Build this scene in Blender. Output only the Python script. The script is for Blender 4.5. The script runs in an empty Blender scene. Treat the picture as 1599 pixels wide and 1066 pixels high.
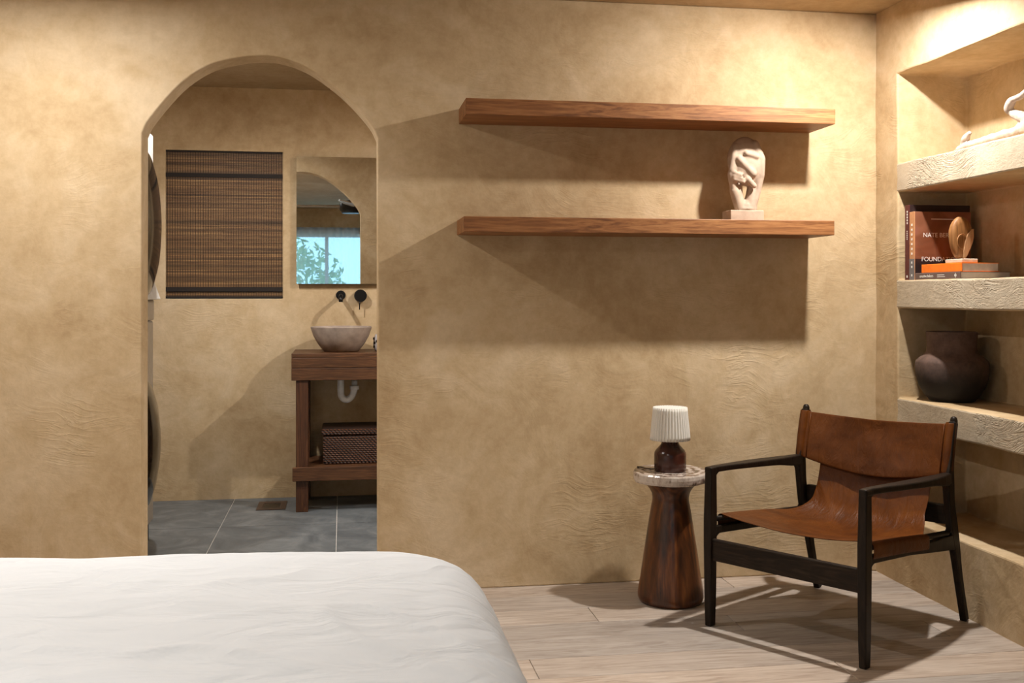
import bpy, bmesh, math, random
from mathutils import Vector, Matrix, noise
random.seed(7)
S = bpy.context.scene
C = S.collection
PI = math.pi

# ------------------------------------------------------------------ camera, world, exposure
H = 1.22                                   # eye height
cam_d = bpy.data.cameras.new('camera'); cam = bpy.data.objects.new('camera', cam_d); C.objects.link(cam)
cam_d.sensor_width = 36; cam_d.lens = 36 * 1650 / 1599; cam_d.shift_y = -72 / 1599
cam_d.clip_start = .05
cam.location = (0, 0, H); cam.rotation_euler = (PI / 2, 0, -math.radians(9.141))
S.camera = cam
S.view_settings.view_transform = 'Standard'; S.view_settings.look = 'None'
S.view_settings.gamma = 1; S.view_settings.exposure = 0.0
S.view_settings.use_curve_mapping = False
wd = bpy.data.worlds.new('daylight'); S.world = wd; wd.use_nodes = True
bg = wd.node_tree.nodes['Background']; bg.inputs[0].default_value = (.36, .72, 1, 1); bg.inputs[1].default_value = 2.6
S.cycles.max_bounces = 6; S.cycles.diffuse_bounces = 4; S.cycles.glossy_bounces = 3; S.cycles.transparent_max_bounces = 6
S.cycles.caustics_reflective = False; S.cycles.caustics_refractive = False

XL, XR, YB, YR, ZC = -1.95, 2.336, 4.366, -2.4, 2.466      # main room
WT = .145                                                   # partition thickness
BY, BXL, BXR = 6.52, -1.75, 1.9                             # bathroom
LIGHT_POWER = 34.0
LIGHT_COL = (1, .945, .875)

def portal(name, loc, rot, sx, sy):
    l = bpy.data.lights.new(name, 'AREA'); l.shape = 'RECTANGLE'; l.size = sx; l.size_y = sy
    l.cycles.is_portal = True
    o = bpy.data.objects.new(name, l); o.location = loc; o.rotation_euler = rot; C.objects.link(o)
portal('window_daylight_portal', (.15, YR - .12, 1.35), (-PI / 2, 0, PI), 2.2, 1.5)

# ------------------------------------------------------------------ materials
def mat(name):
    m = bpy.data.materials.new(name); m.use_nodes = True
    nt = m.node_tree; b = nt.nodes['Principled BSDF']
    return m, nt, b
def nd(nt, t, **kw):
    n = nt.nodes.new(t)
    for k, v in kw.items():
        if k in n.inputs: n.inputs[k].default_value = v
        else: setattr(n, k, v)
    return n
def lk(nt, a, b): nt.links.new(a, b)
def ramp(nt, fac, stops):
    r = nt.nodes.new('ShaderNodeValToRGB'); e = r.color_ramp.elements
    while len(e) < len(stops): e.new(.5)
    for i, (p, c) in enumerate(stops):
        e[i].position = p; e[i].color = (*c, 1) if len(c) == 3 else c
    lk(nt, fac, r.inputs[0]); return r.outputs[0]
def coords(nt, scale=(1, 1, 1), rot=(0, 0, 0), kind='Object'):
    tc = nt.nodes.new('ShaderNodeTexCoord'); mp = nt.nodes.new('ShaderNodeMapping')
    mp.inputs['Scale'].default_value = scale; mp.inputs['Rotation'].default_value = rot
    lk(nt, tc.outputs[kind], mp.inputs[0]); return mp.outputs[0]
def tnoise(nt, vec, scale, detail=4, rough=.55, dist=0.0):
    n = nd(nt, 'ShaderNodeTexNoise'); n.inputs['Scale'].default_value = scale
    n.inputs['Detail'].default_value = detail; n.inputs['Roughness'].default_value = rough
    n.inputs['Distortion'].default_value = dist; lk(nt, vec, n.inputs['Vector']); return n.outputs['Fac']
def mixc(nt, fac, a, b, mode='MIX'):
    m = nt.nodes.new('ShaderNodeMix'); m.data_type = 'RGBA'; m.blend_type = mode
    for s, v in ((m.inputs[0], fac), (m.inputs[6], a), (m.inputs[7], b)):
        if isinstance(v, (int, float)): s.default_value = v
        elif isinstance(v, tuple): s.default_value = (*v, 1)
        else: lk(nt, v, s)
    return m.outputs[2]
def maths(nt, op, a, b=0.0):
    m = nt.nodes.new('ShaderNodeMath'); m.operation = op
    for s, v in ((m.inputs[0], a), (m.inputs[1], b)):
        if isinstance(v, (int, float)): s.default_value = v
        else: lk(nt, v, s)
    return m.outputs[0]
def bump(nt, b, h, strength=.3, dist=.01, prev=None):
    n = nt.nodes.new('ShaderNodeBump'); n.inputs['Strength'].default_value = strength
    n.inputs['Distance'].default_value = dist; lk(nt, h, n.inputs['Height'])
    if prev: lk(nt, prev, n.inputs['Normal'])
    lk(nt, n.outputs[0], b.inputs['Normal']); return n.outputs[0]
def simple(name, col, rough=.5, metal=0.0, var=.12, nscale=30, bstr=.05, spec=.5):
    m, nt, b = mat(name); v = coords(nt)
    f = tnoise(nt, v, nscale, 4)
    lo = tuple(c * (1 - var) for c in col); hi = tuple(min(1, c * (1 + var)) for c in col)
    lk(nt, ramp(nt, f, [(.3, lo), (.7, hi)]), b.inputs['Base Color'])
    b.inputs['Roughness'].default_value = rough; b.inputs['Metallic'].default_value = metal
    b.inputs['Specular IOR Level'].default_value = spec
    if bstr: bump(nt, b, f, bstr, .004)
    return m

def plaster(name, c_lo, c_mid, c_hi, ridge=.35, fine=.25, patch=1.0, sscale=11, sdist=.35, srough=.65):
    m, nt, b = mat(name); v = coords(nt)
    # clouded lime-wash colour
    big = tnoise(nt, v, 1.3, 4, .62, .6)
    med = tnoise(nt, v, 4.5, 4, .62, 1.2)
    f = maths(nt, 'ADD', maths(nt, 'MULTIPLY', big, .72), maths(nt, 'MULTIPLY', med, .28))
    col = ramp(nt, f, [(.33, c_lo), (.5, c_mid), (.66, c_hi)])
    spk = tnoise(nt, v, 26, 3, .7)
    col = mixc(nt, .16 * patch, col, ramp(nt, spk, [(.35, tuple(c * .72 for c in c_mid)), (.65, tuple(min(1, c * 1.2) for c in c_hi))]))
    lk(nt, col, b.inputs['Base Color'])
    b.inputs['Roughness'].default_value = .82; b.inputs['Specular IOR Level'].default_value = .25
    # trowel strokes: ridged, strongly warped noise that shows only in patches
    warp = nd(nt, 'ShaderNodeTexNoise'); warp.inputs['Scale'].default_value = 2.2; warp.inputs['Detail'].default_value = 2
    lk(nt, v, warp.inputs['Vector'])
    vv = nt.nodes.new('ShaderNodeVectorMath'); vv.operation = 'MULTIPLY_ADD'
    lk(nt, warp.outputs['Color'], vv.inputs[0]); vv.inputs[1].default_value = (.34, .34, .34); lk(nt, v, vv.inputs[2])
    mp = nt.nodes.new('ShaderNodeMapping'); mp.inputs['Scale'].default_value = (.45, .45, 2.4); mp.inputs['Rotation'].default_value = (.7, .75, .2)
    lk(nt, vv.outputs[0], mp.inputs[0])
    st = tnoise(nt, mp.outputs[0], sscale, 3, srough, sdist)
    rg = maths(nt, 'ABSOLUTE', maths(nt, 'SUBTRACT', st, .5))
    rg = maths(nt, 'POWER', maths(nt, 'SUBTRACT', 1.0, maths(nt, 'MULTIPLY', rg, 5.0)), 3.0)
    rg = maths(nt, 'MAXIMUM', rg, 0.0)
    mask = ramp(nt, tnoise(nt, v, 3.1, 2, .6), [(.50, (0, 0, 0)), (.70, (1, 1, 1))])
    rg = maths(nt, 'MULTIPLY', rg, maths(nt, 'ADD', maths(nt, 'MULTIPLY', mask, .95), .05))
    hh = maths(nt, 'ADD', maths(nt, 'MULTIPLY', rg, ridge * .6), maths(nt, 'MULTIPLY', med, .42))
    hh = maths(nt, 'ADD', hh, maths(nt, 'MULTIPLY', tnoise(nt, v, 60, 3, .7), fine * .35))
    bump(nt, b, hh, 1.0, .0085)
    return m

def wood(name, stops, axis='X', gscale=1.0, rough=.5, bstr=.12, rand=0.0, knots=0.0, spec=.4, rot=(0, 0, 0)):
    m, nt, b = mat(name)
    sc = {'X': (.9, 11, 11), 'Y': (11, .9, 11), 'Z': (11, 11, .9)}[axis]
    v = coords(nt, tuple(s * gscale for s in sc), rot)
    if rand:
        oi = nt.nodes.new('ShaderNodeObjectInfo'); va = nt.nodes.new('ShaderNodeVectorMath'); va.operation = 'ADD'
        mm = nt.nodes.new('ShaderNodeVectorMath'); mm.operation = 'SCALE'
        cb = nt.nodes.new('ShaderNodeCombineXYZ'); 
        for i in range(3): lk(nt, oi.outputs['Random'], cb.inputs[i])
        lk(nt, cb.outputs[0], mm.inputs[0]); mm.inputs['Scale'].default_value = 91
        lk(nt, v, va.inputs[0]); lk(nt, mm.outputs[0], va.inputs[1]); v = va.outputs[0]
    a = tnoise(nt, v, 1.1, 5, .6, 1.1)
    rings = maths(nt, 'FRACT', maths(nt, 'MULTIPLY', a, 7.0))
    rings = maths(nt, 'ABSOLUTE', maths(nt, 'SUBTRACT', rings, .5))
    fibre = tnoise(nt, v, 7, 4, .7)
    f = maths(nt, 'ADD', maths(nt, 'MULTIPLY', rings, .55), maths(nt, 'MULTIPLY', fibre, .65))
    f = maths(nt, 'ADD', f, maths(nt, 'MULTIPLY', maths(nt, 'SUBTRACT', a, .5), .7))
    col = ramp(nt, f, stops)
    if rand:
        hsv = nt.nodes.new('ShaderNodeHueSaturation')
        lk(nt, maths(nt, 'ADD', maths(nt, 'MULTIPLY', oi.outputs['Random'], rand), 1 - rand * .5), hsv.inputs['Value'])
        lk(nt, maths(nt, 'ADD', maths(nt, 'MULTIPLY', oi.outputs['Random'], .4), .75), hsv.inputs['Saturation'])
        lk(nt, col, hsv.inputs['Color']); col = hsv.outputs[0]
    if knots:
        k = tnoise(nt, coords(nt, (2.2, 6, 6)), 1.3, 3, .5)
        col = mixc(nt, ramp(nt, k, [(.70, (0, 0, 0)), (.78, (knots,) * 3)]), col, tuple(c * .5 for c in stops[0][1]))
    lk(nt, col, b.inputs['Base Color'])
    b.inputs['Roughness'].default_value = rough; b.inputs['Specular IOR Level'].default_value = spec
    bump(nt, b, f, bstr, .002)
    return m

M = {}
M['plaster'] = plaster('limewash_plaster', (.39, .262, .132), (.525, .388, .228), (.65, .518, .355), .22, .2)
M['plaster_rough'] = plaster('rough_trowelled_plaster', (.42, .34, .24), (.48, .40, .295), (.55, .48, .37), 1.0, .4, 1.0, 19, .9, .85)
M['ceiling'] = plaster('ceiling_plaster', (.37, .26, .14), (.45, .335, .20), (.53, .42, .28), .4, .2)
M['oak_floor'] = wood('pale_oak_plank', [(.15, (.26, .20, .16)), (.45, (.405, .335, .28)), (.8, (.52, .45, .39))], 'X', 1.2, .5, .12, .34, .6)
M['shelf_wood'] = wood('warm_shelf_wood', [(.15, (.11, .038, .011)), (.45, (.25, .10, .033)), (.85, (.42, .20, .075))], 'X', 1.3, .5, .12)
M['vanity_wood'] = wood('vanity_wood', [(.15, (.032, .012, .004)), (.5, (.098, .040, .015)), (.85, (.19, .085, .034))], 'X', 1.3, .5, .12)
M['vanity_wood_z'] = wood('vanity_post_wood', [(.15, (.032, .011, .004)), (.5, (.08, .029, .011)), (.85, (.145, .057, .021))], 'Z', 1.3, .5, .12)
M['dark_wood'] = wood('dark_stained_oak', [(.15, (.005, .0026, .0016)), (.5, (.013, .0075, .0043)), (.9, (.032, .020, .012))], 'Z', 1.6, .45, .2, spec=.22)
M['dark_wood_x'] = wood('dark_stained_oak_rail', [(.15, (.006, .003, .0018)), (.5, (.020, .012, .0068)), (.9, (.052, .033, .020))], 'X', 1.6, .5, .2, spec=.2)
M['cone_wood'] = wood('walnut_cone', [(.22, (.014, .006, .004)), (.5, (.095, .029, .008)), (.85, (.26, .092, .022))], 'Z', .42, .28, .06, spec=.5, rot=(.55, .5, 0))
M['tile'] = None
M['black'] = simple('matt_black_metal', (.012, .011, .011), .35, .6)
M['white_plastic'] = simple('white_plastic', (.75, .75, .76), .35)
M['white_enamel'] = simple('white_enamel', (.72, .70, .67), .3)
M['shaded_washer_grey'] = simple('shaded_washer_grey', (.36, .31, .25), .4)  # white machine's shaded tone put into the colour; reused for the fan blades
M['black_glass'] = simple('black_glass', (.010, .007, .005), .1, 0, .1, 5, 0, .4)
M['stone_basin'] = simple('stone_basin', (.36, .29, .245), .75, 0, .25, 16, .2)
M['sculpt'] = simple('carved_stone', (.42, .31, .23), .75, 0, .18, 22, .25)
M['branch'] = simple('bleached_branch', (.44, .36, .305), .85, 0, .28, 30, .6)
M['lamp_body'] = simple('dark_red_wood_lamp', (.05, .015, .010), .22, 0, .45, 12, .03)
M['page'] = simple('book_pages', (.50, .47, .48), .8, 0, .1, 60, .1)
M['gold'] = simple('antique_brass', (.4, .28, .13), .4, .9)
M['cover_dark'] = simple('dark_book_cover', (.022, .010, .010), .5)
M['cover_maroon'] = simple('maroon_book_spine', (.085, .012, .014), .5)
M['cover_tan'] = simple('tan_book_spine', (.50, .24, .11), .6)
M['cover_orange'] = simple('orange_book_cover', (.95, .20, .012), .5)
M['cover_brown'] = simple('brown_book_spine', (.13, .085, .075), .55)
M['cover_grey'] = simple('grey_spine_band', (.16, .15, .155), .6)
M['ink_white'] = simple('white_print', (.8, .78, .74), .6, 0, .02)
M['block_cream'] = simple('cream_block', (.62, .5, .4), .7)
M['leafwood'] = wood('carved_light_wood', [(.2, (.15, .058, .017)), (.5, (.30, .135, .043)), (.85, (.42, .21, .075))], 'Z', 1.0, .55)
M['leafwood_cut'] = wood('carved_light_wood_cut', [(.2, (.36, .19, .09)), (.5, (.46, .26, .13)), (.85, (.56, .35, .19))], 'Z', 1.0, .6)
M['grout'] = simple('grout', (.55, .53, .5), .85)
M['drain'] = simple('bronze_drain', (.10, .065, .05), .45, .5)
M['underfloor'] = simple('floor_gap', (.10, .07, .05), .9)
M['band'] = simple('dark_blind_band', (.012, .007, .005), .8)
M['cord'] = simple('blind_thread', (.03, .014, .007), .8)
M['mattress'] = simple('mattress_cloth', (.7, .69, .66), .9)
M['lens'] = None

def special():
    # cover of front tall book: terracotta photograph over a dark foot band
    m, nt, b = mat('terracotta_book_cover'); v = coords(nt)
    f = tnoise(nt, v, 6, 3, .5, 1)
    c = ramp(nt, f, [(.35, (.16, .055, .025)), (.55, (.25, .10, .055)), (.7, (.30, .12, .10))])
    lk(nt, c, b.inputs['Base Color']); b.inputs['Roughness'].default_value = .4; M['cover_terra'] = m
    # slate tile
    m, nt, b = mat('slate_tile'); v = coords(nt, kind='Object')
    oi = nt.nodes.new('ShaderNodeObjectInfo'); va = nt.nodes.new('ShaderNodeVectorMath'); va.operation = 'ADD'
    lk(nt, v, va.inputs[0]); lk(nt, oi.outputs['Location'], va.inputs[1])
    f = tnoise(nt, va.outputs[0], 5, 7, .68, .8)
    lk(nt, ramp(nt, f, [(.3, (.085, .095, .105)), (.5, (.135, .15, .16)), (.7, (.22, .235, .245))]), b.inputs['Base Color'])
    b.inputs['Roughness'].default_value = .5; bump(nt, b, f, .1, .004); M['tile'] = m
    # leather
    m, nt, b = mat('cognac_leather'); v = coords(nt)
    f = tnoise(nt, v, 7, 5, .6, .5); g = tnoise(nt, v, 260, 3, .6); wv = tnoise(nt, coords(nt, (14, 5, 5)), 1.6, 5, .62, 1.6)
    lk(nt, ramp(nt, f, [(.3, (.062, .016, .002)), (.55, (.106, .030, .004)), (.75, (.15, .046, .0065))]), b.inputs['Base Color'])
    b.inputs['Roughness'].default_value = .42; b.inputs['Specular IOR Level'].default_value = .2
    p = bump(nt, b, wv, .38, .012); bump(nt, b, g, .12, .001, p); M['leather'] = m
    # duvet linen
    m, nt, b = mat('white_linen'); v = coords(nt)
    b.inputs['Base Color'].default_value = (.74, .78, .83, 1); b.inputs['Roughness'].default_value = .95
    b.inputs['Specular IOR Level'].default_value = .1
    p = bump(nt, b, tnoise(nt, v, 420, 2, .5), .12, .001)
    bump(nt, b, tnoise(nt, coords(nt, (1, 1.8, 1), (0, 0, .6)), 5, 3, .5, 1.0), .45, .03, p); M['linen'] = m
    # mirror
    m, nt, b = mat('mirror_glass'); v = coords(nt)
    lk(nt, ramp(nt, tnoise(nt, v, 3), [(.3, (.86, .88, .88)), (.7, (.88, .9, .9))]), b.inputs['Base Color'])
    b.inputs['Metallic'].default_value = 1; b.inputs['Roughness'].default_value = .01; M['mirror'] = m
    # clay pot: brown shoulder, blacker towards the bottom
    m, nt, b = mat('dark_clay'); v = coords(nt)
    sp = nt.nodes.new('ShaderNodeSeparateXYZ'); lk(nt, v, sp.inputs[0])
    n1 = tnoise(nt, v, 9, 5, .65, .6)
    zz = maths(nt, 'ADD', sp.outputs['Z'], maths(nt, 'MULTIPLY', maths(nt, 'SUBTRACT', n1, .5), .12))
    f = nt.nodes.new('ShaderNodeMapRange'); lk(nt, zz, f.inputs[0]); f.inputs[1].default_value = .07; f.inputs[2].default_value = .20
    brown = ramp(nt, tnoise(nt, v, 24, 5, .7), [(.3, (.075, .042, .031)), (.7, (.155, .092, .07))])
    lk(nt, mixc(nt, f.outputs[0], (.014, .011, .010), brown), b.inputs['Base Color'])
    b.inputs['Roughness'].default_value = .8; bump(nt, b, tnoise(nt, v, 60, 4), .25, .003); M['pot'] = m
    # petrified wood slab
    m, nt, b = mat('petrified_wood'); v = coords(nt)
    r = nd(nt, 'ShaderNodeTexWave'); r.wave_type = 'RINGS'; r.rings_direction = 'Z'; r.inputs['Scale'].default_value = 9; r.inputs['Distortion'].default_value = 6; r.inputs['Detail'].default_value = 4; r.inputs['Detail Scale'].default_value = 2.5
    lk(nt, v, r.inputs['Vector'])
    n1 = tnoise(nt, coords(nt, (1, 1, .25)), 22, 6, .75, .8)
    f = maths(nt, 'ADD', maths(nt, 'MULTIPLY', r.outputs['Fac'], .25), maths(nt, 'MULTIPLY', n1, .85))
    lk(nt, ramp(nt, f, [(.36, (.035, .024, .019)), (.46, (.24, .175, .14)), (.6, (.50, .42, .36)), (.75, (.62, .55, .49))]), b.inputs['Base Color'])
    b.inputs['Roughness'].default_value = .18; bump(nt, b, n1, .15, .004); M['petrified'] = m
    # pleated lamp shade
    m, nt, b = mat('pleated_shade'); v = coords(nt)
    lk(nt, ramp(nt, tnoise(nt, v, 40), [(.3, (.88, .86, .81)), (.7, (.92, .90, .86))]), b.inputs['Base Color'])
    b.inputs['Roughness'].default_value = .8
    tr = nt.nodes.new('ShaderNodeBsdfTranslucent'); tr.inputs[0].default_value = (.85, .8, .7, 1)
    mx = nt.nodes.new('ShaderNodeMixShader'); mx.inputs[0].default_value = .35
    lk(nt, b.outputs[0], mx.inputs[1]); lk(nt, tr.outputs[0], mx.inputs[2]); lk(nt, mx.outputs[0], nt.nodes['Material Output'].inputs[0]); M['shade'] = m
    # bamboo reeds
    m, nt, b = mat('bamboo_reed'); v = coords(nt, (1.6, 1, 95))
    f = tnoise(nt, v, 1.0, 4, .6); f2 = tnoise(nt, coords(nt, (9, 1, 200)), 1.0, 3, .7)
    col = ramp(nt, maths(nt, 'ADD', maths(nt, 'MULTIPLY', f, .6), maths(nt, 'MULTIPLY', f2, .4)), [(.3, (.075, .034, .011)), (.48, (.19, .095, .033)), (.62, (.32, .18, .068)), (.78, (.55, .38, .18))])
    at = nt.nodes.new('ShaderNodeAttribute'); at.attribute_name = 'tone'
    hs = nt.nodes.new('ShaderNodeHueSaturation'); lk(nt, maths(nt, 'ADD', maths(nt, 'MULTIPLY', at.outputs['Fac'], 0.85), .40), hs.inputs['Value']); lk(nt, col, hs.inputs['Color'])
    lk(nt, hs.outputs[0], b.inputs['Base Color']); b.inputs['Roughness'].default_value = .6; M['reed'] = m
    # wicker
    m, nt, b = mat('woven_rattan'); v = coords(nt)
    w = nd(nt, 'ShaderNodeTexWave'); w.inputs['Scale'].default_value = 26; w.bands_direction = 'Z'; lk(nt, v, w.inputs['Vector'])
    w2 = nd(nt, 'ShaderNodeTexWave'); w2.inputs['Scale'].default_value = 30; w2.bands_direction = 'DIAGONAL'; lk(nt, v, w2.inputs['Vector'])
    f = maths(nt, 'MULTIPLY', w.outputs['Fac'], w2.outputs['Fac'])
    lk(nt, ramp(nt, f, [(.1, (.018, .006, .003)), (.6, (.165, .056, .02))]), b.inputs['Base Color'])
    b.inputs['Roughness'].default_value = .55; bump(nt, b, f, 1.0, .008); M['wicker'] = m
    # sheer curtain
    m, nt, b = mat('sheer_curtain'); v = coords(nt)
    lk(nt, ramp(nt, tnoise(nt, v, 90), [(.3, (.78, .77, .73)), (.7, (.84, .83, .8))]), b.inputs['Base Color']); b.inputs['Roughness'].default_value = .9
    tp = nt.nodes.new('ShaderNodeBsdfTransparent'); mx = nt.nodes.new('ShaderNodeMixShader'); mx.inputs[0].default_value = .55
    tl = nt.nodes.new('ShaderNodeBsdfTranslucent'); tl.inputs[0].default_value = (.8, .8, .78, 1); m2 = nt.nodes.new('ShaderNodeMixShader'); m2.inputs[0].default_value = .5
    lk(nt, b.outputs[0], m2.inputs[1]); lk(nt, tl.outputs[0], m2.inputs[2]); lk(nt, m2.outputs[0], mx.inputs[1]); lk(nt, tp.outputs[0], mx.inputs[2])
    lk(nt, mx.outputs[0], nt.nodes['Material Output'].inputs[0]); M['curtain'] = m
    # window glass
    m, nt, b = mat('window_glass'); tp = nt.nodes.new('ShaderNodeBsdfTransparent'); gl = nt.nodes.new('ShaderNodeBsdfGlossy'); gl.inputs['Roughness'].default_value = .02
    mx = nt.nodes.new('ShaderNodeMixShader'); mx.inputs[0].default_value = .06; lk(nt, tp.outputs[0], mx.inputs[1]); lk(nt, gl.outputs[0], mx.inputs[2]); lk(nt, mx.outputs[0], nt.nodes['Material Output'].inputs[0]); M['glass'] = m
    # lamp lens
    m, nt, b = mat('downlight_lens'); b.inputs['Emission Color'].default_value = (1, .85, .65, 1); b.inputs['Emission Strength'].default_value = 6; M['lens'] = m
    # leaf
    m, nt, b = mat('garden_leaf'); v = coords(nt)
    lk(nt, ramp(nt, tnoise(nt, v, 3), [(.3, (.12, .25, .05)), (.7, (.4, .55, .2))]), b.inputs['Base Color']); M['leafgreen'] = m
special()

# ------------------------------------------------------------------ mesh helpers
def nvec(p):
    return Vector((noise.noise((p[0] + 9.3, p[1], p[2])), noise.noise((p[0], p[1] + 17.7, p[2])), noise.noise((p[0], p[1], p[2] + 31.1))))
def tag(o, label=None, cat=None, group=None, kind=None):
    if label: o['label'] = label
    if cat: o['category'] = cat
    if group: o['group'] = group
    if kind: o['kind'] = kind
    return o
def empty(name, loc, rz=0.0, label=None, cat=None, group=None):
    o = bpy.data.objects.new(name, None); o.location = loc; o.rotation_euler = (0, 0, rz); o.empty_display_size = .05
    C.objects.link(o); return tag(o, label, cat, group)
def link(name, me, m, parent=None, loc=None, smooth=False, bevel=0, seg=2, rot=None):
    o = bpy.data.objects.new(name, me); C.objects.link(o)
    if m is not None and not me.materials: me.materials.append(m)
    if parent: o.parent = parent
    if loc: o.location = loc
    if rot: o.rotation_euler = rot
    if smooth:
        for p in me.polygons: p.use_smooth = True
    if bevel:
        b = o.modifiers.new('edge', 'BEVEL'); b.width = bevel; b.segments = seg; b.limit_method = 'ANGLE'; b.angle_limit = .6; b.harden_normals = False
    return o
def pydata(name, vs, fs):
    me = bpy.data.meshes.new(name); me.from_pydata([tuple(v) for v in vs], [], fs); me.update()
    bm = bmesh.new(); bm.from_mesh(me); bmesh.ops.recalc_face_normals(bm, faces=bm.faces); bm.to_mesh(me); bm.free()
    return me
def boxdata(x0, x1, y0, y1, z0, z1):
    v = [(x, y, z) for x in (x0, x1) for y in (y0, y1) for z in (z0, z1)]
    f = [(0, 1, 3, 2), (4, 6, 7, 5), (0, 4, 5, 1), (2, 3, 7, 6), (0, 2, 6, 4), (1, 5, 7, 3)]
    return v, f
def box(name, x0, x1, y0, y1, z0, z1, m, parent=None, bevel=.003, center=True):
    """box in the parent's frame, origin at its base centre"""
    cx, cy = (x0 + x1) / 2, (y0 + y1) / 2
    v, f = boxdata(x0 - cx, x1 - cx, y0 - cy, y1 - cy, 0, z1 - z0)
    return link(name, pydata(name, v, f), m, parent, (cx, cy, z0), bevel=bevel)
def boxes(name, lst, m, parent=None, bevel=0):
    V, F = [], []
    for b in lst:
        v, f = boxdata(*b); k = len(V); V += v; F += [tuple(i + k for i in q) for q in f]
    return link(name, pydata(name, V, F), m, parent, bevel=bevel)
def lathe_data(prof, n=48, wob=0.0):
    V, F = [], []
    for j, (r, z) in enumerate(prof):
        for i in range(n):
            a = 2 * PI * i / n
            q = r * (1 + wob * noise.noise((math.cos(a) * 2, math.sin(a) * 2, z * 6)))
            V.append((q * math.cos(a), q * math.sin(a), z))
    for j in range(len(prof) - 1):
        for i in range(n):
            F.append((j * n + i, j * n + (i + 1) % n, (j + 1) * n + (i + 1) % n, (j + 1) * n + i))
    if prof[0][0] > 1e-4: F.append(tuple(range(n))[::-1])
    if prof[-1][0] > 1e-4: F.append(tuple((len(prof) - 1) * n + i for i in range(n)))
    return V, F
def lathe(name, prof, m, parent=None, loc=None, n=48, wob=0.0, smooth=True, rot=None):
    V, F = lathe_data(prof, n, wob); o = link(name, pydata(name, V, F), m, parent, loc, smooth=False, rot=rot)
    if smooth:
        for p in o.data.polygons: p.use_smooth = len(p.vertices) == 4
        e = o.modifiers.new('split', 'EDGE_SPLIT'); e.split_angle = math.radians(48)
    return o
def catmull(pts, k=8):
    P = [Vector(p) for p in pts]; out = []
    Q = [P[0] * 2 - P[1]] + P + [P[-1] * 2 - P[-2]]
    for i in range(1, len(Q) - 2):
        a, b, c, d = Q[i - 1:i + 3]
        for s in range(k):
            t = s / k
            out.append(.5 * ((2 * b) + (c - a) * t + (2 * a - 5 * b + 4 * c - d) * t * t + (3 * b - a - 3 * c + d) * t ** 3))
    out.append(P[-1]); return out
def tube_data(path, radii, n=12, closed=True):
    V, F = [], []; m = len(path); up = Vector((0, 0, 1)); last = None
    for j, p in enumerate(path):
        p = Vector(p); t = (Vector(path[min(j + 1, m - 1)]) - Vector(path[max(j - 1, 0)])).normalized()
        if last is None: x = t.cross(up if abs(t.z) < .9 else Vector((0, 1, 0))).normalized()
        else: x = (last - t * last.dot(t)).normalized()
        last = x; y = t.cross(x); r = radii[j] if hasattr(radii, '__len__') else radii
        for i in range(n):
            a = 2 * PI * i / n; V.append(p + x * (r * math.cos(a)) + y * (r * math.sin(a)))
    for j in range(m - 1):
        for i in range(n): F.append((j * n + i, j * n + (i + 1) % n, (j + 1) * n + (i + 1) % n, (j + 1) * n + i))
    if closed: F.append(tuple(range(n))[::-1]); F.append(tuple((m - 1) * n + i for i in range(n)))
    return V, F
def tube(name, path, radii, m, parent=None, n=12, loc=None):
    V, F = tube_data(path, radii, n); return link(name, pydata(name, V, F), m, parent, loc, smooth=True)
def bar(name, pts, m, parent=None, bevel=.004, smooth=False):
    """rectangular-section bar swept in the chair's side plane: pts = (w, d, z, half_w, half_t); section across w and the in-plane normal"""
    V, F = [], []; n = len(pts)
    for j, (w, d, z, hw, ht) in enumerate(pts):
        a = pts[max(j - 1, 0)]; b = pts[min(j + 1, n - 1)]
        t = Vector((b[1] - a[1], b[2] - a[2])).normalized(); nx, nz = -t.y, t.x
        for sw, st in ((-1, -1), (1, -1), (1, 1), (-1, 1)): V.append((w + sw * hw, d + nx * ht * st, z + nz * ht * st))
    for j in range(n - 1):
        for i in range(4): F.append((j * 4 + i, j * 4 + (i + 1) % 4, j * 4 + 4 + (i + 1) % 4, j * 4 + 4 + i))
    F.append((0, 1, 2, 3)); F.append(tuple((n - 1) * 4 + i for i in (3, 2, 1, 0)))
    return link(name, pydata(name, V, F), m, parent, bevel=bevel, seg=3)
def wobble(o, amp=.003, cut=.06, sc=5.0, rounds=1):
    """hand-plastered unevenness: subdivide and push the vertices about a little"""
    bm = bmesh.new(); bm.from_mesh(o.data)
    for _ in range(8):
        es = [e for e in bm.edges if e.calc_length() > cut * 1.6]
        if not es: break
        bmesh.ops.subdivide_edges(bm, edges=es, cuts=1, use_grid_fill=True)
        bmesh.ops.triangulate(bm, faces=[f for f in bm.faces if len(f.verts) > 4])
    for v in bm.verts: v.co += nvec(v.co * sc) * amp
    bm.to_mesh(o.data); bm.free()
def text_mesh(name, s, size, m, parent, mw):
    cu = bpy.data.curves.new(name, 'FONT'); cu.body = s; cu.size = size; cu.extrude = .0002
    t = bpy.data.objects.new('tmp', cu); C.objects.link(t)
    me = bpy.data.meshes.new_from_object(t.evaluated_get(bpy.context.evaluated_depsgraph_get()))
    bpy.data.objects.remove(t); me.transform(mw); me.name = name; me.materials.clear()
    return link(name, me, m, parent)

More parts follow.
